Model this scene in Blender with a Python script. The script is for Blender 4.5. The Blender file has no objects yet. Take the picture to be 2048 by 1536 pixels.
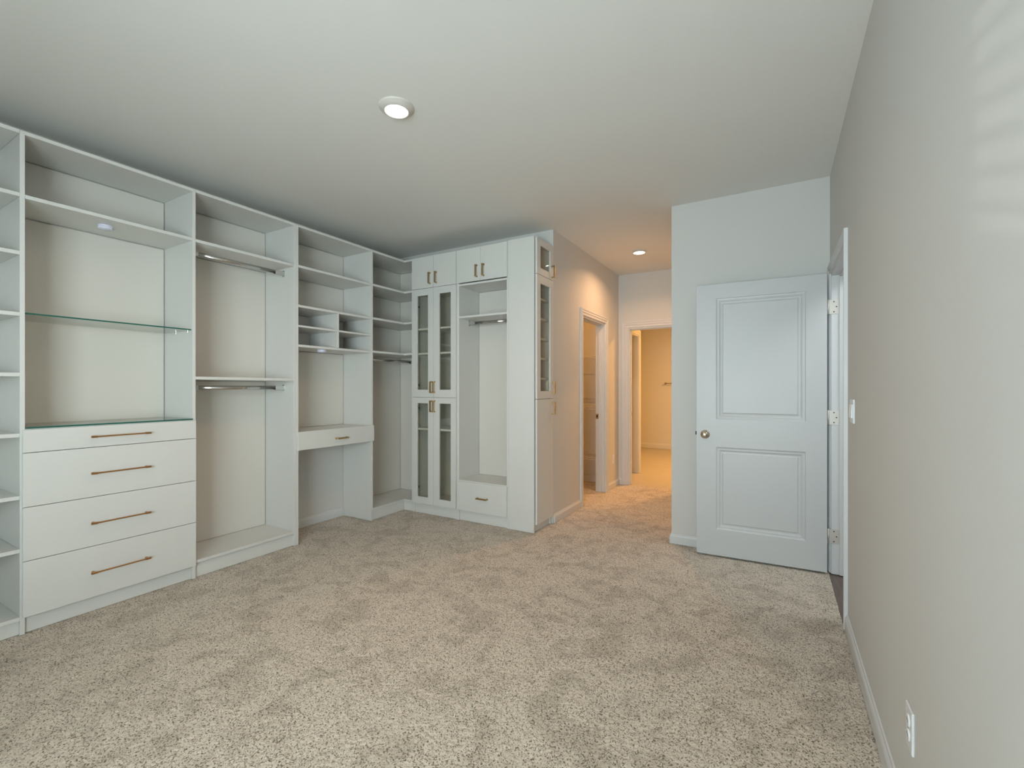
import bpy, bmesh, math, random
import numpy as np
from mathutils import Vector, Matrix

# ------------------------------------------------------------------ camera, world, light
scene = bpy.context.scene
COL = scene.collection
YAW = math.radians(30.19)
cam_data = bpy.data.cameras.new('camera')
cam = bpy.data.objects.new('camera', cam_data)
COL.objects.link(cam)
cam.location = (0, 0, 1.26)
cam.rotation_euler = (math.pi / 2, 0, YAW)
cam_data.sensor_width = 36
cam_data.lens = 36 * 912.76 / 2048
cam_data.shift_y = 8 / 2048
cam_data.clip_start = 0.02
scene.camera = cam

world = bpy.data.worlds.new('world')
scene.world = world
world.use_nodes = True
world.node_tree.nodes['Background'].inputs[0].default_value = (0.72, 0.86, 1.0, 1)
world.node_tree.nodes['Background'].inputs[1].default_value = 1.5

scene.view_settings.view_transform = 'Standard'
scene.view_settings.look = 'None'
scene.view_settings.gamma = 1.0
scene.view_settings.use_curve_mapping = False
scene.view_settings.exposure = 0.0

DAY = (0.80, 0.955, 1.0)
WARM = (1.0, 0.56, 0.28)


def area(name, loc, size, power, color, rot, shape='RECTANGLE', spread=math.pi):
    d = bpy.data.lights.new(name, 'AREA')
    d.shape = shape
    d.size = size[0]
    d.size_y = size[1]
    d.energy = power
    d.color = color
    d.spread = spread
    o = bpy.data.objects.new(name, d)
    o.location = loc
    o.rotation_euler = rot
    COL.objects.link(o)
    return o


H = 2.737          # ceiling height
XL = -3.722        # closet wall
XR = 0.316         # right wall
YF = 3.865         # far wall
YB = -1.0          # wall behind the camera, with the windows
WINS = [(-1.45, 0.24)]   # window opening along x
WZ = (0.75, 2.25)
# daylight entering through the window behind the camera
for i, (a, b) in enumerate(WINS):
    area('window_daylight', ((a + b) / 2, YB - 0.42, 1.25), (b - a + 0.1, 1.6), (184,)[i], DAY,
         Vector((-0.62, 0.78, 0.30)).to_track_quat('-Z', 'Y').to_euler())
# sunlight thrown up by the ground outside; through the blind it draws faint stripes on the right wall
sd = bpy.data.lights.new('reflected_sun', 'SUN')
sd.energy = 0.33
sd.angle = math.radians(0.45)
sd.color = (1.0, 1.0, 0.96)
so = bpy.data.objects.new('reflected_sun', sd)
so.rotation_euler = Vector((math.sin(math.radians(37.3)), math.cos(math.radians(37.3)), math.tan(math.radians(15)))).to_track_quat('-Z', 'Y').to_euler()
COL.objects.link(so)
# lamps of the rooms beyond
area('closet_lamp', (-2.70, 5.0, 2.62), (0.015, 0.015), 12, (1.0, 0.47, 0.13), (0, 0, 0), 'DISK')
area('bath_lamp', (-0.35, 7.5, 2.68), (0.5, 0.5), 88, (1.0, 0.50, 0.15), (0, 0, 0), 'DISK')
area('landing_light', (1.0, 3.0, 2.6), (0.6, 0.6), 16, (0.92, 0.97, 1.0), (0, 0, 0))


# ------------------------------------------------------------------ materials
def mat(name, color, rough=0.5, metal=0.0, bump=0.0, bscale=200.0, var=0.0, vscale=3.0, spec=0.5, coat=0.0):
    m = bpy.data.materials.new(name)
    m.use_nodes = True
    nt = m.node_tree
    b = nt.nodes['Principled BSDF']
    b.inputs['Base Color'].default_value = (*color, 1)
    b.inputs['Roughness'].default_value = rough
    b.inputs['Metallic'].default_value = metal
    b.inputs['Specular IOR Level'].default_value = spec
    b.inputs['Coat Weight'].default_value = coat
    tc = nt.nodes.new('ShaderNodeTexCoord')
    if bump > 0:
        n = nt.nodes.new('ShaderNodeTexNoise')
        n.inputs['Scale'].default_value = bscale
        n.inputs['Detail'].default_value = 4
        bp = nt.nodes.new('ShaderNodeBump')
        bp.inputs['Strength'].default_value = bump
        bp.inputs['Distance'].default_value = 0.002
        nt.links.new(tc.outputs['Object'], n.inputs['Vector'])
        nt.links.new(n.outputs['Fac'], bp.inputs['Height'])
        nt.links.new(bp.outputs['Normal'], b.inputs['Normal'])
    n2 = nt.nodes.new('ShaderNodeTexNoise')
    n2.inputs['Scale'].default_value = vscale
    n2.inputs['Detail'].default_value = 5
    mx = nt.nodes.new('ShaderNodeMix')
    mx.data_type = 'RGBA'
    v = max(var, 0.01)
    mx.inputs['A'].default_value = (*[c * (1 - v) for c in color], 1)
    mx.inputs['B'].default_value = (*[min(1, c * (1 + v)) for c in color], 1)
    nt.links.new(tc.outputs['Object'], n2.inputs['Vector'])
    nt.links.new(n2.outputs['Fac'], mx.inputs['Factor'])
    nt.links.new(mx.outputs['Result'], b.inputs['Base Color'])
    return m


M = {}
M['wall'] = mat('wall_paint', (0.65, 0.64, 0.61), 0.75, bump=0.08, bscale=260, var=0.012)
M['ceiling'] = mat('ceiling_paint', (0.79, 0.78, 0.74), 0.9, bump=0.06, bscale=200, var=0.012)
M['trim'] = mat('trim_paint', (0.66, 0.665, 0.66), 0.35, bump=0.03, bscale=60)
M['door'] = mat('door_paint', (0.56, 0.568, 0.565), 0.4, bump=0.06, bscale=120)
M['laminate'] = mat('white_laminate', (0.71, 0.705, 0.67), 0.33, bump=0.03, bscale=350, var=0.01)
M['rear'] = mat('rear_panel', (0.70, 0.67, 0.61), 0.3, bump=0.03, bscale=350, var=0.01)
M['brass'] = mat('brushed_brass', (0.52, 0.36, 0.17), 0.32, 1.0, var=0.05, vscale=60)
M['copper'] = mat('copper_handle', (0.50, 0.27, 0.115), 0.34, 1.0, var=0.05, vscale=60)
M['chrome'] = mat('chrome', (0.62, 0.61, 0.59), 0.14, 1.0)
M['nickel'] = mat('satin_nickel', (0.62, 0.54, 0.42), 0.24, 1.0)
M['hinge'] = mat('hinge_steel', (0.60, 0.56, 0.51), 0.45, 0.4)
M['dark'] = mat('dark_screw', (0.03, 0.025, 0.02), 0.5, 0.3)
M['plastic'] = mat('white_plastic', (0.78, 0.79, 0.80), 0.35)
M['ring'] = mat('light_trim', (0.62, 0.585, 0.53), 0.4)
M['puck'] = mat('puck_plastic', (0.74, 0.74, 0.86), 0.3)
M['wire'] = mat('wire_coating', (0.80, 0.79, 0.76), 0.4)
M['edge'] = mat('glass_edge', (0.02, 0.12, 0.09), 0.15)
M['slat'] = mat('blind_slat', (0.82, 0.82, 0.80), 0.5)


def glass_mat(name, tint, minrefl=0.0):
    m = bpy.data.materials.new(name)
    m.use_nodes = True
    nt = m.node_tree
    nt.nodes.clear()
    out = nt.nodes.new('ShaderNodeOutputMaterial')
    mix = nt.nodes.new('ShaderNodeMixShader')
    tr = nt.nodes.new('ShaderNodeBsdfTransparent')
    gl = nt.nodes.new('ShaderNodeBsdfGlossy')
    fr = nt.nodes.new('ShaderNodeFresnel')
    add = nt.nodes.new('ShaderNodeMath')
    add.operation = 'ADD'
    add.use_clamp = True
    add.inputs[1].default_value = minrefl
    # the pane is thin: use the same reflectance on entering and on leaving it
    geo = nt.nodes.new('ShaderNodeNewGeometry')
    mr = nt.nodes.new('ShaderNodeMapRange')
    mr.inputs['To Min'].default_value = 1.5
    mr.inputs['To Max'].default_value = 1 / 1.5
    nt.links.new(geo.outputs['Backfacing'], mr.inputs['Value'])
    nt.links.new(mr.outputs[0], fr.inputs['IOR'])
    tr.inputs['Color'].default_value = (*tint, 1)
    gl.inputs['Roughness'].default_value = 0.01
    nt.links.new(fr.outputs[0], add.inputs[0])
    nt.links.new(add.outputs[0], mix.inputs['Fac'])
    nt.links.new(tr.outputs[0], mix.inputs[1])
    nt.links.new(gl.outputs[0], mix.inputs[2])
    nt.links.new(mix.outputs[0], out.inputs['Surface'])
    return m


M['glass'] = glass_mat('clear_glass', (0.955, 0.985, 0.97))
M['cabglass'] = glass_mat('cabinet_glass', (0.95, 0.955, 0.92), 0.01)


def emit_mat(name, color, strength):
    m = bpy.data.materials.new(name)
    m.use_nodes = True
    nt = m.node_tree
    nt.nodes.clear()
    out = nt.nodes.new('ShaderNodeOutputMaterial')
    e = nt.nodes.new('ShaderNodeEmission')
    e.inputs['Color'].default_value = (*color, 1)
    e.inputs['Strength'].default_value = strength
    nt.links.new(e.outputs[0], out.inputs['Surface'])
    return m


def carpet_mat():
    m = bpy.data.materials.new('beige_carpet')
    m.use_nodes = True
    nt = m.node_tree
    L = nt.links
    b = nt.nodes['Principled BSDF']
    b.inputs['Roughness'].default_value = 0.95
    b.inputs['Specular IOR Level'].default_value = 0.1
    b.inputs['Sheen Weight'].default_value = 0.25
    b.inputs['Sheen Roughness'].default_value = 0.5
    tc = nt.nodes.new('ShaderNodeTexCoord')

    def noise(s, d, w=0.0):
        n = nt.nodes.new('ShaderNodeTexNoise')
        n.inputs['Scale'].default_value = s
        n.inputs['Detail'].default_value = d
        n.inputs['Distortion'].default_value = w
        L.new(tc.outputs['Object'], n.inputs['Vector'])
        return n

    def ramp(src, p0, p1, c0, c1):
        r = nt.nodes.new('ShaderNodeValToRGB')
        r.color_ramp.elements[0].position = p0
        r.color_ramp.elements[1].position = p1
        r.color_ramp.elements[0].color = (*c0, 1)
        r.color_ramp.elements[1].color = (*c1, 1)
        L.new(src, r.inputs[0])
        return r.outputs[0]
    yarn = ramp(noise(170, 2).outputs['Fac'], 0.33, 0.50, (0.15, 0.115, 0.08), (0.69, 0.605, 0.50))
    lay = ramp(noise(6.0, 7, 1.0).outputs['Fac'], 0.38, 0.52, (0.80, 0.79, 0.77), (1.0, 1.0, 1.0))
    mul = nt.nodes.new('ShaderNodeMix')
    mul.data_type = 'RGBA'
    mul.blend_type = 'MULTIPLY'
    mul.inputs['Factor'].default_value = 1.0
    L.new(yarn, mul.inputs['A'])
    L.new(lay, mul.inputs['B'])
    L.new(mul.outputs['Result'], b.inputs['Base Color'])
    bp = nt.nodes.new('ShaderNodeBump')
    bp.inputs['Strength'].default_value = 0.5
    bp.inputs['Distance'].default_value = 0.004
    L.new(noise(240, 2).outputs['Fac'], bp.inputs['Height'])
    L.new(bp.outputs['Normal'], b.inputs['Normal'])
    return m


M['carpet'] = carpet_mat()


def vinyl_mat():
    m = mat('beige_vinyl', (0.52, 0.47, 0.38), 0.35, var=0.10, vscale=9)
    return m


M['vinyl'] = vinyl_mat()


def wood_mat():
    m = bpy.data.materials.new('dark_wood_plank')
    m.use_nodes = True
    nt = m.node_tree
    b = nt.nodes['Principled BSDF']
    b.inputs['Roughness'].default_value = 0.4
    tc = nt.nodes.new('ShaderNodeTexCoord')
    mp = nt.nodes.new('ShaderNodeMapping')
    mp.inputs['Scale'].default_value = (30, 2.5, 1)
    n = nt.nodes.new('ShaderNodeTexNoise')
    n.inputs['Scale'].default_value = 2.0
    n.inputs['Detail'].default_value = 6
    r = nt.nodes.new('ShaderNodeValToRGB')
    r.color_ramp.elements[0].color = (0.07, 0.05, 0.045, 1)
    r.color_ramp.elements[1].color = (0.24, 0.18, 0.15, 1)
    nt.links.new(tc.outputs['Object'], mp.inputs[0])
    nt.links.new(mp.outputs[0], n.inputs['Vector'])
    nt.links.new(n.outputs['Fac'], r.inputs[0])
    nt.links.new(r.outputs[0], b.inputs['Base Color'])
    return m


M['wood'] = wood_mat()


# ------------------------------------------------------------------ building helpers
ORG = {}


def thing(name, loc, label, cat, group=None):
    o = bpy.data.objects.new(name, None)
    COL.objects.link(o)
    o.empty_display_size = 0.1
    o.location = loc
    o['label'] = label
    o['category'] = cat
    if group:
        o['group'] = group
    ORG[o] = Vector(loc)
    return o


def obj(name, bm, m, parent=None, smooth=False):
    """link bm (world coordinates) as ONE mesh object with its origin at the centre of its box"""
    bm.verts.ensure_lookup_table()
    lo = Vector([min(v.co[i] for v in bm.verts) for i in range(3)])
    hi = Vector([max(v.co[i] for v in bm.verts) for i in range(3)])
    c = Vector(((lo.x + hi.x) / 2, (lo.y + hi.y) / 2, lo.z))
    for v in bm.verts:
        v.co -= c
    bmesh.ops.recalc_face_normals(bm, faces=bm.faces)
    me = bpy.data.meshes.new(name)
    bm.to_mesh(me)
    bm.free()
    if smooth:
        for p in me.polygons:
            p.use_smooth = True
    me.materials.append(m)
    o = bpy.data.objects.new(name, me)
    COL.objects.link(o)
    ORG[o] = c
    if parent is not None:
        o.parent = parent
        o.location = c - ORG[parent]
    else:
        o.location = c
    return o


def tag(o, label, cat, group=None):
    o['label'] = label
    o['category'] = cat
    if group:
        o['group'] = group
    return o


def struct(name, bm, m, parent=None):
    o = obj(name, bm, m, parent)
    if parent is None:
        o['kind'] = 'structure'
    return o


def box(bm, x0, x1, y0, y1, z0, z1, bev=0.0, mtx=None):
    x0, x1 = min(x0, x1), max(x0, x1)
    y0, y1 = min(y0, y1), max(y0, y1)
    vs = [bm.verts.new(p) for p in
          [(x0, y0, z0), (x1, y0, z0), (x1, y1, z0), (x0, y1, z0), (x0, y0, z1), (x1, y0, z1), (x1, y1, z1), (x0, y1, z1)]]
    fs = [bm.faces.new([vs[i] for i in f]) for f in
          [(0, 3, 2, 1), (4, 5, 6, 7), (0, 1, 5, 4), (1, 2, 6, 5), (2, 3, 7, 6), (3, 0, 4, 7)]]
    if mtx is not None:
        bmesh.ops.transform(bm, matrix=mtx, verts=vs)
    if bev > 0:
        es = set()
        for f in fs:
            es.update(f.edges)
        bmesh.ops.bevel(bm, geom=list(es), offset=bev, segments=1, affect='EDGES')
    return bm


def B(*a, **k):
    return box(bmesh.new(), *a, **k)


def boxes(lst, bev=0.0):
    bm = bmesh.new()
    for b in lst:
        box(bm, *b, bev=bev)
    return bm


def tube(bm, p0, p1, r, seg=12, sx=1.0):
    p0, p1 = Vector(p0), Vector(p1)
    d = p1 - p0
    L = d.length
    q = d.to_track_quat('Z', 'Y').to_matrix().to_4x4()
    mtx = Matrix.Translation((p0 + p1) / 2) @ q @ Matrix.Diagonal((sx, 1, 1, 1))
    bmesh.ops.create_cone(bm, cap_ends=True, segments=seg, radius1=r, radius2=r, depth=L, matrix=mtx)
    return bm


def lathe(profile, mtx, seg=32):
    """profile: list of (r, z), revolved about z"""
    bm = bmesh.new()
    rings = []
    for r, z in profile:
        if r < 1e-6:
            rings.append([bm.verts.new(mtx @ Vector((0, 0, z)))])
        else:
            rings.append([bm.verts.new(mtx @ Vector((r * math.cos(2 * math.pi * k / seg), r * math.sin(2 * math.pi * k / seg), z))) for k in range(seg)])
    for a, b in zip(rings, rings[1:]):
        for k in range(seg):
            k2 = (k + 1) % seg
            if len(a) == 1 and len(b) == 1:
                continue
            if len(a) == 1:
                bm.faces.new([a[0], b[k], b[k2]])
            elif len(b) == 1:
                bm.faces.new([a[k], a[k2], b[0]])
            else:
                bm.faces.new([a[k], a[k2], b[k2], b[k]])
    return bm


def prism(poly, z0, z1, bev=0.0):
    bm = bmesh.new()
    bot = [bm.verts.new((x, y, z0)) for x, y in poly]
    top = [bm.verts.new((x, y, z1)) for x, y in poly]
    bm.faces.new(list(reversed(bot)))
    bm.faces.new(top)
    n = len(poly)
    for i in range(n):
        bm.faces.new([bot[i], bot[(i + 1) % n], top[(i + 1) % n], top[i]])
    if bev:
        bmesh.ops.bevel(bm, geom=list(bm.edges), offset=bev, segments=1, affect='EDGES')
    return bm


# ------------------------------------------------------------------ room shell
T = 0.115
XH0, XH1 = -1.805, -0.745     # hallway walls
YE = 5.89                     # hallway end
EXT = 9.74                    # bathroom far wall
WX0 = -3.722
struct('wall_left', B(WX0 - T, WX0, YB - T, YF + T, -0.05, H), M['wall'])
# far wall behind the cabinets; the hallway's left wall starts at its right end
struct('wall_far', B(WX0, XH0, YF, YF + T, -0.05, H), M['wall'])
D1 = (4.605, 5.35)            # closet opening in hallway wall
DZ = 2.04
struct('wall_hallway_left', boxes([
    (XH0 - T, XH0, YF + T, D1[0], -0.05, H), (XH0 - T, XH0, D1[1], YE + T, -0.05, H),
    (XH0 - T, XH0, D1[0], D1[1], DZ, H)]), M['wall'])
D2 = (-1.678, -0.92)
struct('wall_hallway_end', boxes([
    (XH0, D2[0], YE, YE + T, -0.05, H), (D2[1], XH1 + T, YE, YE + T, -0.05, H),
    (D2[0], D2[1], YE, YE + T, DZ, H)]), M['wall'])
struct('wall_partition', B(XH1, XR + T, YF, YF + T, -0.05, H), M['wall'])
struct('wall_hallway_right', B(XH1, XH1 + T, YF + T, YE, -0.05, H), M['wall'])
D3 = (2.985, 3.785)
struct('wall_right', boxes([
    (XR, XR + T, YB - T, D3[0], -0.05, H), (XR, XR + T, D3[1], YF, -0.05, H),
    (XR, XR + T, D3[0], D3[1], DZ, H)]), M['wall'])
# wall behind the camera with its window
wb = [(WX0, WINS[0][0], YB - T, YB, -0.05, H), (WINS[0][1], XR, YB - T, YB, -0.05, H)]
for a, b in WINS:
    wb += [(a, b, YB - T, YB, -0.05, WZ[0]), (a, b, YB - T, YB, WZ[1], H)]
struct('wall_back', boxes(wb), M['wall'])
struct('ceiling', boxes([(WX0 - T, 2.0, YB - T, EXT + 0.2, H, H + 0.06)]), M['ceiling'])

for i, (a, b) in enumerate(WINS):
    w = struct('window_%d' % (i + 1), boxes([
        (a, a + 0.04, YB - 0.1, YB - 0.04, WZ[0], WZ[1]), (b - 0.04, b, YB - 0.1, YB - 0.04, WZ[0], WZ[1]),
        (a + 0.04, b - 0.04, YB - 0.1, YB - 0.04, WZ[0], WZ[0] + 0.04), (a + 0.04, b - 0.04, YB - 0.1, YB - 0.04, WZ[1] - 0.04, WZ[1]),
        (a + 0.04, b - 0.04, YB - 0.09, YB - 0.05, 1.48, 1.52)]), M['trim'])
    bl = thing('window_blind', ((a + b) / 2, YB - 0.02, WZ[0]), 'white slatted blind in the window behind the viewer', 'blind')
    obj('head_rail', B(a + 0.01, b - 0.01, YB - 0.035, YB + 0.02, WZ[1] - 0.05, WZ[1] - 0.002), M['slat'], bl)
    first = None
    z = WZ[0] + 0.05
    while z < WZ[1] - 0.07:
        if first is None:
            rot = Matrix.Translation((0, YB - 0.008, z)) @ Matrix.Rotation(math.radians(0), 4, 'X')
            first = obj('slat', B(a + 0.012, b - 0.012, -0.031, 0.031, -0.0015, 0.0015, mtx=rot), M['slat'], bl)
            z0 = z
            fl = first.location.copy()
        else:
            c = first.copy()
            COL.objects.link(c)
            c.parent = bl
            c.location = fl + Vector((0, 0, z - z0))
        z += 0.0625

# closet beyond the hallway opening
CX0, CY1 = -3.3, 5.845
struct('wall_closet', boxes([
    (CX0 - T, CX0, YF + T, CY1 + T, -0.05, H),
    (CX0, XH0 - T, CY1, CY1 + T, -0.05, H)]), M['wall'])
# bathroom walls
BX = -1.78
D4 = (6.14, 6.78)
struct('wall_bath_left', boxes([
    (BX - T, BX, YE + T, D4[0], -0.05, H), (BX - T, BX, D4[1], 6.855, -0.05, H), (BX - T, BX, D4[0], D4[1], DZ, H),
    (-2.75, BX - T, 6.74, 6.855, -0.05, H), (-2.75 - T, -2.75, 6.74, EXT, -0.05, H)]), M['wall'])
struct('wall_bath_far', B(-2.75 - T, 0.6, EXT, EXT + T, -0.05, H), M['wall'])
struct('wall_bath_right', B(0.45, 0.6, YE + T, EXT, -0.05, H), M['wall'])
struct('wall_bath_near', B(XH1 + T, 0.6, YE, YE + T, -0.05, H), M['wall'])
# landing outside the bedroom door
struct('wall_landing', boxes([
    (1.75, 1.9, 1.6, 4.6, -0.05, H), (XR + T, 1.9, 4.6, 4.7, -0.05, H), (XR + T, 1.9, 1.5, 1.6, -0.05, H)]), M['wall'])

# ------------------------------------------------------------------ floors
fl = struct('floor', B(WX0 - T, 0.305, YB - T, YE + 0.02, -0.08, -0.012), M['carpet'])
wf = struct('floor_landing', B(0.306, 1.9, 1.5, 4.7, -0.08, -0.02), M['wood'])
x = 0.307
random.seed(4)
proto_plank = None
while x < 0.95:
    y = 1.7 - random.random() * 0.8
    while y < 4.4:
        y1 = y + 1.2
        if y1 > 2.2 and y < 4.3:
            obj('plank', B(x, x + 0.125, max(y, 1.62), min(y1 - 0.002, 4.55), -0.02, -0.006, bev=0.001), M['wood'], wf)
        y = y1
    x += 0.127
struct('floor_bath', B(-2.75, 0.6, YE + 0.021, EXT, -0.08, -0.002), M['vinyl'])


def pile(name, x0, x1, y0, y1, st, seed, amp=0.0065):
    nx, ny = int((x1 - x0) / st) + 1, int((y1 - y0) / st) + 1
    rng = np.random.default_rng(seed)
    X, Y = np.meshgrid(np.linspace(x0, x1, nx), np.linspace(y0, y1, ny), indexing='ij')
    h = rng.random((nx, ny))
    low = rng.random((nx // 3 + 2, ny // 3 + 2))
    lo = np.kron(low, np.ones((3, 3)))[:nx, :ny]
    Z = -0.006 + amp * (0.7 * h + 0.3 * lo)
    X = X + (rng.random((nx, ny)) - 0.5) * st * 0.9
    Y = Y + (rng.random((nx, ny)) - 0.5) * st * 0.9
    X = np.clip(X, x0, x1)
    co = np.stack([X, Y, Z], -1).reshape(-1, 3)
    idx = np.arange(nx * ny).reshape(nx, ny)
    q = np.stack([idx[:-1, :-1], idx[1:, :-1], idx[1:, 1:], idx[:-1, 1:]], -1).reshape(-1, 4)
    me = bpy.data.meshes.new(name)
    me.vertices.add(len(co))
    me.vertices.foreach_set('co', co.astype(np.float32).ravel())
    me.loops.add(q.size)
    me.loops.foreach_set('vertex_index', q.astype(np.int32).ravel())
    me.polygons.add(len(q))
    me.polygons.foreach_set('loop_start', np.arange(0, q.size, 4, dtype=np.int32))
    me.polygons.foreach_set('loop_total', np.full(len(q), 4, dtype=np.int32))
    me.polygons.foreach_set('use_smooth', np.ones(len(q), dtype=bool))
    me.update(calc_edges=True)
    me.materials.append(M['carpet'])
    o = bpy.data.objects.new(name, me)
    COL.objects.link(o)
    o.parent = fl
    o.location = -ORG[fl]
    o['kind'] = 'stuff'
    return o


pile('carpet_pile', -3.715, 0.303, 0.35, 3.86, 0.0052, 1)
pile('carpet_pile', -1.80, -0.75, 3.86, YE + 0.02, 0.008, 2)
pile('carpet_pile', -3.25, -1.80, 4.0, CY1, 0.012, 3)


# ------------------------------------------------------------------ mouldings
def sweep(name, profile, path, m, parent=None, closed=False):
    """profile: (out, up) pairs; path: list of (point, out_dir, up_dir) frames, mitred by the caller"""
    bm = bmesh.new()
    rings = []
    for p, o_, u_ in path:
        rings.append([bm.verts.new(Vector(p) + Vector(o_) * a + Vector(u_) * b) for a, b in profile])
    n = len(profile)
    for r0, r1 in zip(rings, rings[1:]):
        for k in range(n):
            bm.faces.new([r0[k], r0[(k + 1) % n], r1[(k + 1) % n], r1[k]])
    bm.faces.new(rings[0])
    bm.faces.new(list(reversed(rings[-1])))
    return obj(name, bm, m, parent)


BASE = [(0, 0), (0.014, 0), (0.014, 0.058), (0.011, 0.066), (0.006, 0.072), (0.005, 0.080), (0, 0.082)]


def baseboard(name, pts, outs):
    """pts floor points, outs: offset direction at every point"""
    o = sweep(name, BASE, [((p[0], p[1], 0), (d[0], d[1], 0), (0, 0, 1)) for p, d in zip(pts, outs)], M['trim'])
    o['kind'] = 'structure'
    return o


baseboard('baseboard_right', [(XR, YB), (XR, 2.93)], [(-1, 0), (-1, 0)])
baseboard('baseboard_left', [(WX0, 2.312), (WX0, 3.064)], [(1, 0), (1, 0)])
baseboard('baseboard_left_front', [(WX0, YB), (WX0, 0.14)], [(1, 0), (1, 0)])
baseboard('baseboard_partition', [(XH1, YE), (XH1, YF), (XR, YF)], [(-1, 0), (-1, -1), (0, -1)])
baseboard('baseboard_hallway', [(XH0, YF + 0.012), (XH0, D1[0] - 0.083)], [(1, 0), (1, 0)])
baseboard('baseboard_hallway_corner', [(XH0, D1[1] + 0.083), (XH0, YE), (D2[0] - 0.083, YE)], [(1, 0), (1, -1), (0, -1)])
baseboard('baseboard_closet', [(CX0, CY1), (XH0 - T, CY1)], [(0, -1), (0, -1)])
o = sweep('baseboard_bath', [(a * 1.1, b * 1.35) for a, b in BASE], [((-2.75, EXT, 0), (0, -1, 0), (0, 0, 1)), ((0.45, EXT, 0), (0, -1, 0), (0, 0, 1))], M['trim'])
o['kind'] = 'structure'
o = sweep('baseboard_bath_corner', BASE, [((BX, 6.78 + 0.06, 0), (1, 0, 0), (0, 0, 1)), ((BX, 6.855, 0), (1, 1, 0), (0, 0, 1)), ((-2.75, 6.855, 0), (0, 1, 0), (0, 0, 1))], M['trim'])
o['kind'] = 'structure'


def casing(name, axis, plane, out, a0, a1, ztop, w=0.082):
    """door casing around an opening from a0 to a1 on the wall plane; 'axis' is the direction along the wall"""
    k = w / 0.082
    prof = [(0, 0), (0.010, 0), (0.012, 0.004), (0.011, 0.030 * k), (0.016, 0.036 * k), (0.014, 0.056 * k), (0.018, 0.064 * k), (0.018, 0.080 * k), (0.016, 0.082 * k), (0, 0.082 * k)]

    def P(a, z):
        return (plane, a, z) if axis == 'y' else (a, plane, z)

    def D(a, z):
        return (0, a, z) if axis == 'y' else (a, 0, z)
    od = (out, 0, 0) if axis == 'y' else (0, out, 0)
    path = [(P(a0, 0), od, D(-1, 0)), (P(a0, ztop), od, D(-1, 1)), (P(a1, ztop), od, D(1, 1)), (P(a1, 0), od, D(1, 0))]
    return sweep(name, prof, path, M['trim'])


def jamb_boxes(axis, p0, p1, a0, a1, ztop, t=0.018, stop=None):
    """lining of the opening between planes p0 and p1"""
    L = [(a0 - 0.0, a0 + t, 0, ztop), (a1 - t, a1, 0, ztop), (a0 + t, a1 - t, ztop - t, ztop)]
    res = []
    for u0, u1, z0, z1 in L:
        res.append((p0, p1, u0, u1, z0, z1) if axis == 'y' else (u0, u1, p0, p1, z0, z1))
    if stop:
        s0, s1 = stop
        e = t + 0.011
        for u0, u1, z0, z1 in [(a0 + t, a0 + e, 0, ztop - t), (a1 - e, a1 - t, 0, ztop - t), (a0 + e, a1 - e, ztop - e, ztop - t)]:
            res.append((s0, s1, u0, u1, z0, z1) if axis == 'y' else (u0, u1, s0, s1, z0, z1))
    return res


trims = [
    ('trim_1', 'y', XR, -1, D3, 0.055, 'bedroom'),
    ('trim_2', 'y', XH0, 1, D1, 0.075, 'closet'),
    ('trim_3', 'x', YE, -1, D2, 0.082, 'bath'),
    ('trim_4', 'y', BX, 1, D4, 0.072, 'inner'),
]
for nm, ax, pl, out, D, w, _ in trims:
    t = casing(nm, ax, pl, out, D[0], D[1], DZ, w)
    t['kind'] = 'structure'
struct('trim_5', boxes(jamb_boxes('y', XR, XR + T, D3[0], D3[1], DZ, stop=(XR + 0.045, XR + 0.08))), M['trim'])
struct('trim_6', boxes(jamb_boxes('y', XH0 - T, XH0, D1[0], D1[1], DZ, stop=(XH0 - 0.075, XH0 - 0.04))), M['trim'])
struct('trim_7', boxes(jamb_boxes('x', YE, YE + T, D2[0], D2[1], DZ, stop=(YE + 0.035, YE + 0.065))), M['trim'])
struct('trim_8', boxes(jamb_boxes('y', BX - T, BX, D4[0], D4[1], DZ)), M['trim'])


# strike plates of the two hallway openings
def strike(parent_name, bx, dark, label):
    t = thing('strike_plate', (bx[0], bx[2], bx[4]), label, 'strike plate')
    obj('plate', B(*bx), M['nickel'], t)
    obj('latch_hole', B(*dark), M['dark'], t)


strike('a', (XH0 - 0.112, XH0 - 0.078, D1[1] - 0.0205, D1[1] - 0.018, 0.885, 0.945), (XH0 - 0.103, XH0 - 0.087, D1[1] - 0.0215, D1[1] - 0.0205, 0.90, 0.93),
       'small bronze strike plate on the jamb of the hallway closet doorway')
strike('b', (D2[0] + 0.018, D2[0] + 0.0205, YE + 0.068, YE + 0.112, 0.885, 0.945), (D2[0] + 0.0205, D2[0] + 0.0215, YE + 0.082, YE + 0.1, 0.90, 0.93),
       'small bronze strike plate on the left jamb of the bathroom doorway')

# ------------------------------------------------------------------ bedroom door
HX, HY = 0.290, 3.735
ANG = math.atan2(-(3.735 - 3.703), -(0.290 + 0.532))    # from the hinge to the free edge
LW = 0.822
# local frame: a along the leaf from the free edge to the hinge, b depth (away from viewer), z
fx, fy = HX + LW * math.cos(ANG), HY + LW * math.sin(ANG)
DM = Matrix.Translation((fx, fy, 0)) @ Matrix.Rotation(ANG + math.pi, 4, 'Z')
door = thing('door_1', (HX, HY, 0), 'x', 'door')
del door['label'], door['category']
door['kind'] = 'structure'


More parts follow.
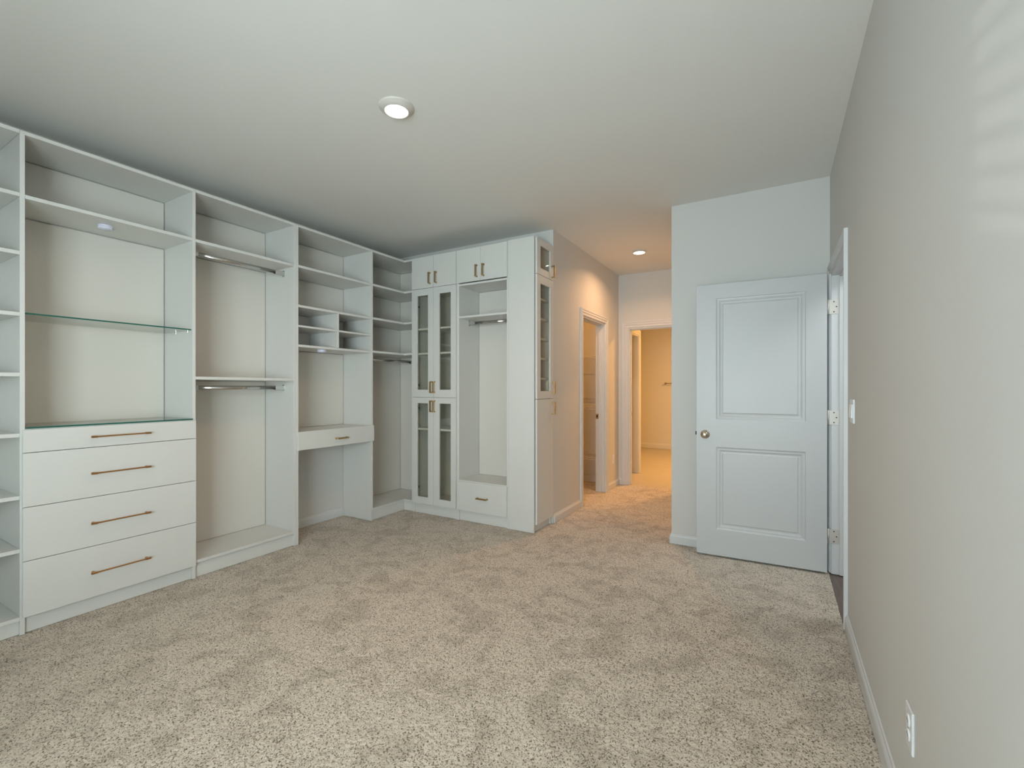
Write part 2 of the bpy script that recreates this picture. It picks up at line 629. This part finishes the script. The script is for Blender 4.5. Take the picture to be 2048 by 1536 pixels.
def panel_leaf(bm, W, Z0, Z1, panels, th, mtx):
    """moulded two-panel leaf: front face at b=0 with sunk ogee mouldings, made from frame boxes and ring strips"""
    xs = sorted({0, W} | {p[0] for p in panels} | {p[1] for p in panels})
    x0, x1 = panels[0][0], panels[0][1]
    zs = [Z0] + sorted([z for p in panels for z in (p[2], p[3])]) + [Z1]
    g = bmesh.new()
    for (a, b, c, d) in [(0, x0, Z0, Z1), (x1, W, Z0, Z1)] + [(x0, x1, zs[i], zs[i + 1]) for i in range(0, len(zs), 2)]:
        box(g, a, b, 0, th, c, d)
    for (a, b, c, d) in panels:
        rings = []
        for ins, dep in [(0, 0), (0.004, 0.005), (0.012, 0.0065), (0.020, 0.006), (0.030, 0.011), (0.036, 0.012), (0.044, 0.011), (0.048, 0.006)]:
            rings.append([g.verts.new((x, dep, z)) for x, z in [(a + ins, c + ins), (b - ins, c + ins), (b - ins, d - ins), (a + ins, d - ins)]])
        for r0, r1 in zip(rings, rings[1:]):
            for k in range(4):
                g.faces.new([r0[k], r0[(k + 1) % 4], r1[(k + 1) % 4], r1[k]])
        g.faces.new(rings[-1])
        box(g, a, b, th - 0.008, th - 0.006, c, d)
    bmesh.ops.transform(g, matrix=mtx, verts=g.verts)
    return g


leaf = obj('door_leaf', panel_leaf(None, LW, 0.013, 2.033, [(0.135, 0.700, 0.207, 0.82), (0.135, 0.700, 1.028, 1.927)], 0.035, DM), M['door'], door)
K = DM @ Matrix.Translation((0.060, 0, 0.912)) @ Matrix.Rotation(math.radians(90), 4, 'X')
kn = obj('door_knob', lathe([(0.0, 0.066), (0.014, 0.065), (0.023, 0.060), (0.0275, 0.050), (0.027, 0.041), (0.020, 0.033), (0.012, 0.028), (0.0115, 0.010), (0.015, 0.0085)], K), M['nickel'], door, True)
obj('rose', lathe([(0.012, 0.010), (0.022, 0.0095), (0.029, 0.007), (0.0325, 0.0025), (0.0325, 0.0)], K), M['nickel'], kn, True)
obj('latch', B(-0.010, 0.0, 0.013, 0.024, 0.905, 0.930, mtx=DM), M['dark'], door)
for zc in (0.255, 1.06, 1.81):
    bm = bmesh.new()
    # leaf of the hinge let into the far jamb, rounded outer corners
    jy = D3[1] - 0.018
    pts = []
    for cx, cz, a0 in [(XR + 0.034, zc + 0.038, 0), (XR + 0.034, zc - 0.038, -90)]:
        for k in range(5):
            t = math.radians(a0 + 90 - k * 22.5) if a0 == 0 else math.radians(0 - k * 22.5)
            pts.append((cx + 0.010 * math.cos(t), cz + 0.010 * math.sin(t)))
    poly = [(XR - 0.012, zc + 0.048)] + pts + [(XR - 0.012, zc - 0.048)]
    f0 = [bm.verts.new((x, jy, z)) for x, z in poly]
    f1 = [bm.verts.new((x, jy - 0.003, z)) for x, z in poly]
    bm.faces.new(f0)
    bm.faces.new(list(reversed(f1)))
    for i in range(len(poly)):
        j = (i + 1) % len(poly)
        bm.faces.new([f0[i], f1[i], f1[j], f0[j]])
    h = obj('hinge', bm, M['hinge'], door)
    h['label'] = 'pale steel butt hinge'
    bm = bmesh.new()
    tube(bm, (XR - 0.018, jy - 0.006, zc - 0.05), (XR - 0.018, jy - 0.006, zc + 0.05), 0.006, 10)
    obj('hinge_pin', bm, M['hinge'], h, True)
    for sx, sz in [(XR + 0.014, zc + 0.034), (XR + 0.028, zc), (XR + 0.014, zc - 0.034)]:
        bm = bmesh.new()
        tube(bm, (sx, jy - 0.003, sz), (sx, jy - 0.0045, sz), 0.0042, 10)
        obj('screw', bm, M['dark'], h)

# side door in the bathroom wall
d2 = thing('door_2', (BX - 0.09, D4[0], 0), 'x', 'door')
del d2['label'], d2['category']
d2['kind'] = 'structure'
DM2 = Matrix.Translation((BX - 0.085, D4[1] - 0.02, 0)) @ Matrix.Rotation(math.radians(-90), 4, 'Z')
obj('door_leaf', panel_leaf(None, 0.60, 0.03, 2.018, [(0.12, 0.48, 0.23, 0.82), (0.12, 0.48, 1.03, 1.89)], 0.035,
    Matrix.Translation((BX - 0.085, D4[0] + 0.02, 0)) @ Matrix.Rotation(math.radians(90), 4, 'Z')), M['door'], d2)


# ------------------------------------------------------------------ closet system along the left wall
XF = -3.330           # front plane of the carcasses
XK = -3.718           # rear of the carcasses (a few mm off the wall)
TP = 0.019
ZT = 2.575
BV = 0.0008


def side_panel(t, y0, z0=0.0, y1=None, z1=ZT - TP):
    return obj('side_panel', B(XK, XF, y0, y1 or y0 + TP, z0, z1, bev=BV), M['laminate'], t)


def shelf_y(t, y0, y1, ztop, name='shelf', x1=XF):
    return obj(name, B(XK, x1, y0 + 0.0005, y1 - 0.0005, ztop - 0.0195, ztop, bev=BV), M['laminate'], t)


def kick_y(t, y0, y1, zt, xk=XF - 0.018):
    return obj('kick_board', B(xk - 0.018, xk, y0, y1, 0, zt, bev=BV), M['laminate'], t)


def pins(t, y, zs, side):
    pass


def rod_y(t, y0, y1, x, z):
    """oval chrome hanging rod with a cup bracket at each end"""
    bm = bmesh.new()
    tube(bm, (x, y0 + 0.045, z), (x, y1 - 0.075, z), 0.0085, 16, 1.0)
    for v in bm.verts:
        v.co.z = z + (v.co.z - z) * 1.75
    r = obj('hanging_rod', bm, M['chrome'], t, True)
    for yy, s in ((y0, 1), (y1, -1)):
        b = boxes([(x - 0.013, x + 0.013, yy, yy + s * 0.003, z - 0.024, z + 0.024),
                   (x - 0.0105, x - 0.008, yy, yy + s * 0.075, z - 0.016, z + 0.016),
                   (x + 0.008, x + 0.0105, yy, yy + s * 0.075, z - 0.016, z + 0.016),
                   (x - 0.0105, x + 0.0105, yy, yy + s * 0.075, z - 0.018, z - 0.0155)])
        obj('rod_bracket', b, M['chrome'], r)
        bm = bmesh.new()
        tube(bm, (x, yy + s * 0.003, z + 0.019), (x, yy + s * 0.0045, z + 0.019), 0.003, 8)
        obj('screw', bm, M['dark'], r)
    return r


# bay A: open shoe shelves at the left edge of the view
YA0, YA1 = 0.146, 0.747
A = thing('open_shelf_unit', ((XF + XK) / 2, (YA0 + YA1) / 2, 0), 'white open shelf unit with seven close shelves cut off by the left edge', 'shelf unit')
side_panel(A, YA0 - TP)
shelf_y(A, YA0 - TP, YA1, ZT, 'top_panel')
for z in (2.254, 1.958, 1.646, 1.338, 1.029, 0.711, 0.440, 0.094):
    shelf_y(A, YA0, YA1, z)
kick_y(A, YA0, YA1, 0.074)

# bay B: drawer tower
YB0, YB1 = 0.766, 1.540
Bt = thing('drawer_tower', ((XF + XK) / 2, (YB0 + YB1) / 2, 0), 'tall white unit with four wide copper-handled drawers below an open display space', 'closet unit')
side_panel(Bt, YB0 - TP)
side_panel(Bt, YB1)
shelf_y(Bt, YB0 - TP, YB1 + TP, ZT, 'top_panel')
shelf_y(Bt, YB0, YB1, 2.250)
shelf_y(Bt, YB0, YB1, 1.050, 'drawer_case_top', XF)
shelf_y(Bt, YB0, YB1, 0.112, 'bottom_panel')
kick_y(Bt, YB0, YB1, 0.0925)


def glass_slab(name, t, x0, x1, y0, y1, z0, z1, label):
    bm = B(x0, x1 - 0.0012, y0, y1, z0, z1)
    o = obj(name, bm, M['glass'], t)
    o['label'] = label
    e = obj('glass_edge', B(x1 - 0.0012, x1, y0, y1, z0, z1), M['edge'], o)
    return o


glass_slab('glass_shelf', Bt, XK + 0.01, XF - 0.012, YB0 + 0.002, YB1 - 0.002, 1.640, 1.648, 'clear glass shelf with a green edge')
glass_slab('glass_top', Bt, XK + 0.01, XF + 0.010, YB0 + 0.002, YB1 - 0.002, 1.051, 1.059, 'clear glass top over the drawers')
for xx in (XF - 0.06, XF - 0.22):
    for yy, s in ((YB0, 1), (YB1, -1)):
        bm = bmesh.new()
        tube(bm, (xx, yy, 1.637), (xx, yy + s * 0.010, 1.637), 0.0025, 10)
        tube(bm, (xx, yy + s * 0.001, 1.628), (xx, yy + s * 0.001, 1.640), 0.003, 10)
        obj('shelf_pin', bm, M['chrome'], Bt)


def bar_pull(drawer, y0, y1, x, z):
    """slim bar with thicker squared ends on two posts, lying along y"""
    bm = bmesh.new()
    tube(bm, (x + 0.030, y0 + 0.008, z), (x + 0.030, y1 - 0.008, z), 0.0042, 12)
    for a, s in ((y0, 1), (y1, -1)):
        lo, hi = sorted((a, a + s * 0.028))
        box(bm, x + 0.0245, x + 0.0355, lo, hi, z - 0.0055, z + 0.0055, bev=0.0012)
        lo, hi = sorted((a + s * 0.010, a + s * 0.020))
        box(bm, x, x + 0.0245, lo, hi, z - 0.0045, z + 0.0045, bev=0.001)
    o = obj('handle', bm, M['copper'], drawer)
    return o


dz = [(0.090, 0.3735), (0.3765, 0.6485), (0.6515, 0.9265), (0.9295, 1.046)]
hz = [0.232, 0.5075, 0.785, 0.989]
for (z0, z1), zh in zip(dz, hz):
    d = obj('drawer', boxes([(XF + 0.001, XF + 0.019, YB0 - 0.012, YB1 + 0.013, z0, z1)], bev=0.001), M['laminate'], Bt)
    bar_pull(d, 1.012, 1.291, XF + 0.019, zh)
    obj('drawer_box', boxes([(XK + 0.02, XF, YB0 + 0.012, YB0 + 0.026, z0 + 0.025, z1 - 0.03), (XK + 0.02, XF, YB1 - 0.026, YB1 - 0.012, z0 + 0.025, z1 - 0.03),
                             (XK + 0.02, XF, YB0 + 0.026, YB1 - 0.026, z0 + 0.025, z0 + 0.037)]), M['laminate'], d)

# bay C: double hanging
YC0, YC1 = YB1 + TP, 2.270
Cc = thing('double_hanging_unit', ((XF + XK) / 2, (YC0 + YC1) / 2, 0), 'white hanging unit with two chrome rods one above the other, right of the drawers', 'closet unit')
side_panel(Cc, YC1)
shelf_y(Cc, YC0, YC1 + TP, ZT, 'top_panel')
shelf_y(Cc, YC0, YC1, 2.247)
shelf_y(Cc, YC0, YC1, 1.336)
shelf_y(Cc, YC0, YC1, 0.118, 'bottom_panel')
kick_y(Cc, YC0, YC1, 0.098)
rod_y(Cc, YC0, YC1, -3.465, 2.187)
rod_y(Cc, YC0, YC1, -3.465, 1.262)

# bay D: desk bay
YD0, YD1 = 2.309, 3.067
Dd = thing('desk_unit', ((XF + XK) / 2, (YD0 + YD1) / 2, 0), 'white desk unit with four cubbyholes above an open knee space', 'closet unit')
side_panel(Dd, YD0 - TP)
side_panel(Dd, YD1, y1=3.0905)
shelf_y(Dd, YD0 - TP, 3.0905, ZT, 'top_panel')
for z in (2.251, 1.931, 1.611):
    shelf_y(Dd, YD0, YD1, z)
obj('divider', B(XK, XF, 2.684, 2.702, 1.612, 1.911, bev=BV), M['laminate'], Dd)
obj('cubby_shelf', B(XK, XF, YD0 + 0.0005, 2.6835, 1.752, 1.768, bev=BV), M['laminate'], Dd)
obj('cubby_shelf', B(XK, XF, 2.7025, YD1 - 0.0005, 1.752, 1.768, bev=BV), M['laminate'], Dd)
obj('desk_top', B(XK, XF + 0.001, YD0 + 0.0005, YD1 - 0.0005, 0.886, 0.904, bev=BV), M['laminate'], Dd)
obj('desk_bottom', B(XK, XF - 0.002, YD0 + 0.0005, YD1 - 0.0005, 0.775, 0.790, bev=BV), M['laminate'], Dd)
dd = obj('drawer', B(XF + 0.0015, XF + 0.0195, 2.296, 3.088, 0.758, 0.907, bev=0.001), M['laminate'], Dd)


def short_pull(parent, c, along, out, L=0.112, m='brass'):
    """squared C-shaped pull: a wide flat bar on two feet. along/out are unit vectors"""
    c, a, o = Vector(c), Vector(along), Vector(out)
    w = a.cross(o)
    mt = Matrix((( a.x, w.x, o.x, c.x), (a.y, w.y, o.y, c.y), (a.z, w.z, o.z, c.z), (0, 0, 0, 1)))
    bm = bmesh.new()
    h = L / 2
    box(bm, -h, h, -0.0065, 0.0065, 0.022, 0.032, bev=0.001, mtx=mt)
    for s in (-1, 1):
        e0, e1 = sorted((s * h, s * (h - 0.009)))
        box(bm, e0, e1, -0.0055, 0.0055, 0.0, 0.024, bev=0.001, mtx=mt)
        e0, e1 = sorted((s * (h + 0.003), s * (h - 0.012)))
        box(bm, e0, e1, -0.0075, 0.0075, 0.0, 0.003, bev=0.0005, mtx=mt)
    return obj('handle', bm, M[m], parent)


short_pull(dd, (XF + 0.0195, 2.708, 0.823), (0, 1, 0), (1, 0, 0), 0.118)

# bay E: L-shaped corner unit
YE0, YCF = 3.091, 3.512       # YCF = front plane of the cabinets on the far wall
XFR = -3.210                  # left end of the far-wall cabinets
YK = YF - 0.006
Ee = thing('corner_shelf_unit', (-3.5, 3.5, 0), 'white L-shaped corner shelf unit with a chrome rod under its fourth shelf', 'shelf unit')
Lp = [(XK, YE0 + 0.0005), (XF, YE0 + 0.0005), (XF, YCF), (XFR - 0.0005, YCF), (XFR - 0.0005, YK), (XK, YK)]
for z, nm in ((ZT, 'top_panel'), (2.254, 'shelf'), (1.935, 'shelf'), (1.617, 'shelf'), (0.116, 'bottom_panel')):
    obj(nm, prism(Lp, z - 0.020, z, bev=BV), M['laminate'], Ee)
obj('kick_board', B(XF - 0.03, XF - 0.012, YE0 + 0.001, YCF + 0.012, 0, 0.095, bev=BV), M['laminate'], Ee)
obj('kick_board', B(XF - 0.012, XFR, YCF + 0.012, YCF + 0.03, 0, 0.095, bev=BV), M['laminate'], Ee)
rod_y(Ee, YE0, YK, -3.50, 1.545)

# ------------------------------------------------------------------ cabinets on the far wall
L = M['laminate']
YDf = YCF - 0.0195            # outer plane of the doors
YDb = YCF - 0.0015


def door_flat(t, x0, x1, z0, z1, name='door'):
    return obj(name, B(x0 + 0.0012, x1 - 0.0012, YDf, YDb, z0, z1, bev=0.001), L, t)


def frame_door(t, x0, x1, z0, z1, gx0, gx1, gz0, gz1, axis='x'):
    """framed door with a glass pane; axis 'x': lies along x facing -y, axis 'y': lies along y facing +x"""
    bm = bmesh.new()
    parts = [(x0, gx0, z0, z1), (gx1, x1, z0, z1), (gx0, gx1, z0, gz0), (gx0, gx1, gz1, z1)]
    for a, b, c, d in parts:
        if axis == 'x':
            box(bm, a, b, YDf, YDb, c, d, bev=0.0005)
        else:
            box(bm, XDb, XDf, a, b, c, d, bev=0.0005)
    o = obj('door', bm, L, t)
    if axis == 'x':
        g = obj('glass_pane', B(gx0, gx1, YDf + 0.008, YDf + 0.012, gz0, gz1), M['cabglass'], o)
    else:
        g = obj('glass_pane', B(XDf - 0.012, XDf - 0.008, gx0, gx1, gz0, gz1), M['cabglass'], o)
    return o


XG0 = -2.648
XH_ = -2.083
Fc = thing('glass_door_cabinet', ((XFR + XG0) / 2, (YCF + YK) / 2, 0), 'tall white cabinet with four narrow glass doors and two small solid doors above', 'cabinet')
obj('side_panel', B(XFR, XFR + TP, YCF, YK, 0, ZT, bev=BV), L, Fc)
obj('side_panel', B(XG0 - TP, XG0, YCF, YK, 0, ZT, bev=BV), L, Fc)
for z, nm in ((ZT, 'top_panel'), (2.25, 'shelf'), (1.86, 'shelf'), (1.614, 'shelf'), (1.172, 'shelf'), (0.858, 'shelf'), (0.118, 'bottom_panel')):
    obj(nm, B(XFR + TP, XG0 - TP, YCF if z in (ZT, 0.118) else YCF + 0.004, YK, z - 0.019, z, bev=BV), L, Fc)
obj('kick_board', B(XFR + TP + 0.001, XG0 - TP - 0.001, YCF + 0.012, YCF + 0.03, 0, 0.098, bev=BV), L, Fc)
XM = -2.929
for a, b, s in ((XFR, XM, 1), (XM, XG0 - 0.003, -1)):
    d = door_flat(Fc, a, b, 2.254, 2.568)
    short_pull(d, (XM - s * 0.040, YDf, 2.345), (0, 0, 1), (0, -1, 0))
    if s == 1:
        gx = (-3.137, -2.997)
    else:
        gx = (-2.854, -2.713)
    d = frame_door(Fc, a + 0.0012, b - 0.0012, 1.169, 2.250, gx[0], gx[1], 1.243, 2.183)
    short_pull(d, (XM - s * 0.020, YDf, 1.268), (0, 0, 1), (0, -1, 0))
    d2_ = frame_door(Fc, a + 0.0012, b - 0.0012, 0.105, 1.165, gx[0], gx[1], 0.172, 1.108)
    short_pull(d2_, (XM - s * 0.020, YDf, 1.080), (0, 0, 1), (0, -1, 0))
    hx = XFR + TP if s == 1 else XG0 - TP
    for dd_, zz in ((d, 2.08), (d, 1.29), (d2_, 1.06), (d2_, 0.26)):
        bm = bmesh.new()
        if s == 1:
            box(bm, hx, hx + 0.055, YCF - 0.001, YCF + 0.016, zz - 0.012, zz + 0.012, bev=0.003)
        else:
            box(bm, hx - 0.055, hx, YCF - 0.001, YCF + 0.016, zz - 0.012, zz + 0.012, bev=0.003)
        obj('hinge', bm, M['dark'], dd_)

Gc = thing('tall_hanging_cabinet', ((XG0 + XH_) / 2, (YCF + YK) / 2, 0), 'white open hanging cabinet with one drawer at the bottom, right of the glass doors', 'cabinet')
obj('side_panel', B(XG0 + 0.001, XG0 + TP, YCF, YK, 0, ZT, bev=BV), L, Gc)
obj('side_panel', B(XH_ - TP + 0.004, XH_ + 0.003, YCF, YK, 0, ZT, bev=BV), L, Gc)
gx0, gx1 = XG0 + TP, XH_ - TP + 0.004
for z, nm in ((ZT, 'top_panel'), (2.250, 'shelf'), (1.9435, 'shelf'), (0.385, 'seat_panel'), (0.116, 'bottom_panel')):
    obj(nm, B(gx0, gx1, YCF, YK, z - 0.019, z, bev=BV), L, Gc)
obj('kick_board', B(gx0 + 0.001, gx1 - 0.001, YCF + 0.012, YCF + 0.03, 0, 0.096, bev=BV), L, Gc)
xm = -2.370
for a, b, s in ((XG0, xm, 1), (xm, XH_ - 0.002, -1)):
    d = door_flat(Gc, a, b, 2.256, 2.568)
    short_pull(d, (xm - s * 0.038, YDf, 2.345), (0, 0, 1), (0, -1, 0))
d = obj('drawer', B(XG0 + 0.004, XH_ - 0.006, YDf, YDb, 0.105, 0.378, bev=0.001), L, Gc)
short_pull(d, (-2.347, YDf, 0.241), (1, 0, 0), (0, -1, 0), 0.115)
# rod along x
yr, zr = 3.68, 1.895
bm = bmesh.new()
tube(bm, (gx0 + 0.07, yr, zr), (gx1 - 0.07, yr, zr), 0.0085, 16)
for v in bm.verts:
    v.co.z = zr + (v.co.z - zr) * 1.75
r = obj('hanging_rod', bm, M['chrome'], Gc, True)
for xx, s in ((gx0, 1), (gx1, -1)):
    obj('rod_bracket', boxes([(xx, xx + s * 0.003, yr - 0.013, yr + 0.013, zr - 0.024, zr + 0.024),
                              (xx, xx + s * 0.075, yr - 0.0105, yr - 0.008, zr - 0.016, zr + 0.016),
                              (xx, xx + s * 0.075, yr + 0.008, yr + 0.0105, zr - 0.016, zr + 0.016)]), M['chrome'], r)

# side cabinet facing the hallway
XDf, XDb = -1.802, -1.820
XC1 = -1.8235
Hc = thing('end_cabinet', ((XH_ + XC1) / 2, (YCF + YK) / 2, 0), 'narrow white end cabinet whose glass doors face the hallway', 'cabinet')
xa = XH_ + 0.004
obj('side_panel', B(xa, XC1, YCF, YCF + TP, 0, ZT + 0.006, bev=BV), L, Hc)
obj('side_panel', B(xa, XC1, YK - TP, YK, 0, ZT, bev=BV), L, Hc)
obj('back_panel', B(xa, xa + 0.006, YCF + TP, YK - TP, 0.1, ZT, bev=0), L, Hc)
for z, nm in ((ZT, 'top_panel'), (2.262, 'shelf'), (2.067, 'shelf'), (1.889, 'shelf'), (1.710, 'shelf'), (1.533, 'shelf'), (1.353, 'shelf'), (1.170, 'shelf'), (0.100, 'bottom_panel')):
    obj(nm, B(xa + 0.006, XC1 - (0.012 if nm == 'shelf' else 0), YCF + TP, YK - TP, z - 0.018, z, bev=BV), L, Hc)
obj('kick_board', B(XC1 - 0.03, XC1 - 0.012, YCF + TP, YK - TP, 0, 0.082, bev=BV), L, Hc)
ya, yb = 3.530, 3.862
gy = (3.598, 3.795)
for z0, z1, g0, g1, zh in ((2.257, 2.572, 2.318, 2.513, 2.333), (1.164, 2.253, 1.232, 2.180, 1.262)):
    d = frame_door(Hc, ya, yb, z0, z1, gy[0], gy[1], g0, g1, 'y')
    short_pull(d, (XDf, 3.832, zh), (0, 0, 1), (1, 0, 0), 0.112)
d = obj('door', B(XDb, XDf, ya, yb, 0.070, 1.160, bev=0.001), L, Hc)
short_pull(d, (XDf, 3.832, 1.073), (0, 0, 1), (1, 0, 0), 0.112)


# rear panels of the bays, 3 mm short of the sides so that a thin dark joint shows
def rear_y(t, y0, y1, z0, z1):
    obj('back_panel', B(XK + 0.0005, XK + 0.006, y0 + 0.005, y1 - 0.005, z0 + 0.002, z1 - 0.005), M['rear'], t)


rear_y(A, YA0, YA1, 0.094, ZT - 0.02)
rear_y(Bt, YB0, YB1, 2.250, ZT - 0.02)
rear_y(Bt, YB0, YB1, 1.050, 2.230)
rear_y(Cc, YC0, YC1, 2.247, ZT - 0.02)
rear_y(Cc, YC0, YC1, 1.336, 2.227)
rear_y(Cc, YC0, YC1, 0.118, 1.316)
for z0, z1 in ((2.251, ZT - 0.02), (1.931, 2.231), (1.611, 1.911), (0.904, 1.591)):
    rear_y(Dd, YD0, YD1, z0, z1)
for z0, z1 in ((2.254, ZT - 0.02), (1.935, 2.234), (1.617, 1.915), (0.116, 1.597)):
    obj('back_panel', B(XK + 0.0005, XK + 0.006, YE0 + 0.003, YK - 0.008, z0 + 0.002, z1 - 0.003), M['rear'], Ee)
    obj('back_panel', B(XK + 0.008, XFR - 0.003, YK - 0.006, YK - 0.0005, z0 + 0.002, z1 - 0.003), M['rear'], Ee)
obj('back_panel', B(XFR + TP, XG0 - TP, YK - 0.006, YK - 0.0005, 0.12, ZT - 0.02), M['rear'], Fc)
for z0, z1 in ((0.385, 1.924), (1.9435, 2.231)):
    obj('back_panel', B(gx0 + 0.003, gx1 - 0.003, YK - 0.006, YK - 0.0005, z0 + 0.002, z1 - 0.003), M['rear'], Gc)

# ------------------------------------------------------------------ small things
def puck(x, y, z, label):
    Mx = Matrix.Translation((x, y, z)) @ Matrix.Rotation(math.pi, 4, 'X')
    t = thing('puck_light', (x, y, z), label, 'light', 'stick-on puck lights')
    obj('body', lathe([(0, 0), (0.036, 0), (0.037, 0.002), (0.037, 0.009), (0.035, 0.011)], Mx), M['puck'], t, False)
    obj('lens', lathe([(0.035, 0.011), (0.036, 0.013), (0.035, 0.019), (0.030, 0.024), (0.0, 0.026)], Mx), M['puck'], t, True)


puck(-3.474, 1.137, 2.2300, 'white round puck light under the high shelf above the drawers')
puck(-3.40, 2.578, 1.5905, 'white round puck light under the cubbyholes above the desk')


def downlight(x, y, label, strength, color, power, R=0.092):
    t = thing('ceiling_light', (x, y, H), label, 'ceiling light', 'round ceiling lights')
    Mx = Matrix.Translation((x, y, H)) @ Matrix.Rotation(math.pi, 4, 'X')
    obj('trim_ring', lathe([(R, 0), (R, 0.003), (R - 0.004, 0.008), (R - 0.018, 0.016), (0.064, 0.024), (0.061, 0.024), (0.060, 0.018), (0.0, 0.018)], Mx, 48), M['ring'], t, True)
    m = emit_mat('lamp_lens', color, strength)
    obj('lens', lathe([(0.0595, 0.0185), (0.059, 0.022), (0.04, 0.0245), (0.0, 0.0255)], Mx, 48), m, t, True)
    a = area('lamp_beam', (0, 0, -0.03), (0.11, 0.11), power, WARM, (0, 0, 0), 'DISK', math.radians(150))
    a.parent = t


downlight(-1.733, 1.770, 'lit round ceiling light over the bedroom carpet', 6, (1, 0.93, 0.86), 7.5)
downlight(-1.287, 4.935, 'lit round ceiling light in the hallway', 8, (1, 0.90, 0.78), 11, 0.066)


def wall_plate(bm_axis):
    pass


def outlet(name, frame, label):
    """frame: matrix whose local x = along the wall, y = out of the wall, z = up; origin at plate centre"""
    t = thing(name, frame.translation, label, 'outlet')
    obj('cover_plate', box(bmesh.new(), -0.035, 0.035, 0, 0.006, -0.0575, 0.0575, bev=0.002, mtx=frame), M['plastic'], t)
    for s in (1, -1):
        g = bmesh.new()
        K2 = frame @ Matrix.Translation((0, 0.006, s * 0.0195)) @ Matrix.Rotation(math.radians(-90), 4, 'X')
        r_ = lathe([(0, 0.003), (0.0155, 0.003), (0.0165, 0.0)], K2, 24)
        o_ = obj('socket', r_, M['plastic'], t)
        for dx in (-0.006, 0.006):
            obj('slot', box(bmesh.new(), dx - 0.001, dx + 0.001, 0.0088, 0.0093, s * 0.0195 - 0.002, s * 0.0195 + 0.006, mtx=frame), M['dark'], o_)
    g = bmesh.new()
    bmesh.ops.create_cone(g, cap_ends=True, segments=10, radius1=0.003, radius2=0.003, depth=0.002, matrix=frame @ Matrix.Translation((0, 0.0065, 0)) @ Matrix.Rotation(math.radians(90), 4, 'X'))
    obj('screw', g, M['nickel'], t)


FR = Matrix(((0, -1, 0, XR), (1, 0, 0, 1.625), (0, 0, 1, 0.331), (0, 0, 0, 1)))
outlet('wall_outlet', FR, 'white double outlet low on the right wall near the viewer')
FR2 = Matrix(((0, 1, 0, XH0), (1, 0, 0, 5.66), (0, 0, 1, 0.36), (0, 0, 0, 1)))
outlet('wall_outlet', FR2, 'small white double outlet low on the hallway wall between the two doorways')

sw = thing('light_switch', (XR, 2.72, 1.148), 'white rocker light switch beside the bedroom door casing', 'switch')
FS = Matrix(((0, -1, 0, XR), (1, 0, 0, 2.735), (0, 0, 1, 1.148), (0, 0, 0, 1)))
obj('cover_plate', box(bmesh.new(), -0.058, 0.058, 0, 0.007, -0.0575, 0.0575, bev=0.002, mtx=FS), M['plastic'], sw)
for dx in (-0.024, 0.024):
    ro = obj('rocker', box(bmesh.new(), dx - 0.0165, dx + 0.0165, 0.004, 0.0125, -0.033, 0.033, bev=0.0015, mtx=FS @ Matrix.Rotation(math.radians(3), 4, 'X')), M['plastic'], sw)


# wire shelves in the hallway closet
def wire_shelf(z, label):
    t = thing('wire_shelf', (-2.5, CY1 - 0.15, z), label, 'shelf', 'wire shelves in the hallway closet')
    x0, x1 = CX0 + 0.01, XH0 - T - 0.01
    y0, y1 = CY1 - 0.31, CY1 - 0.006
    for nm, yy, zz in (('front_rail', y0, z), ('lip_rail', y0, z - 0.028), ('back_rail', y1, z), ('middle_rail', (y0 + y1) / 2, z - 0.004)):
        bm = bmesh.new()
        tube(bm, (x0, yy, zz), (x1, yy, zz), 0.0034, 8)
        obj(nm, bm, M['wire'], t)
    bm = bmesh.new()
    n = int((x1 - x0) / 0.026)
    for k in range(n + 1):
        xx = x0 + k * 0.026
        tube(bm, (xx, y0, z + 0.003), (xx, y1, z + 0.003), 0.0023, 5)
        tube(bm, (xx, y0 - 0.002, z + 0.003), (xx, y0 - 0.002, z - 0.030), 0.0023, 5)
    o = obj('cross_wires', bm, M['wire'], t)
    o['kind'] = 'stuff'


wire_shelf(1.665, 'white wire shelf at the top of the hallway closet')
wire_shelf(1.015, 'white wire shelf at mid height in the hallway closet')
wire_shelf(0.375, 'white wire shelf nearest the floor in the hallway closet')

# towel bar in the bathroom
tb = thing('towel_bar', (-1.75, EXT, 1.353), 'slim metal towel bar on the bathroom far wall', 'towel bar')
bm = bmesh.new()
tube(bm, (-2.0, EXT - 0.06, 1.353), (-1.4, EXT - 0.06, 1.353), 0.009, 12)
obj('bar', bm, M['nickel'], tb, True)
for xx in (-2.0, -1.4):
    obj('post', lathe([(0.024, 0), (0.024, 0.006), (0.012, 0.014), (0.010, 0.05), (0.015, 0.058), (0.013, 0.072), (0, 0.074)],
        Matrix.Translation((xx, EXT, 1.353)) @ Matrix.Rotation(math.radians(90), 4, 'X'), 16), M['nickel'], tb, True)

# the bedroom carpet meets the landing planks at a thin metal strip
struct('trim_9', B(0.303, 0.309, D3[0] + 0.018, D3[1] - 0.018, -0.02, 0.0), M['wood'])
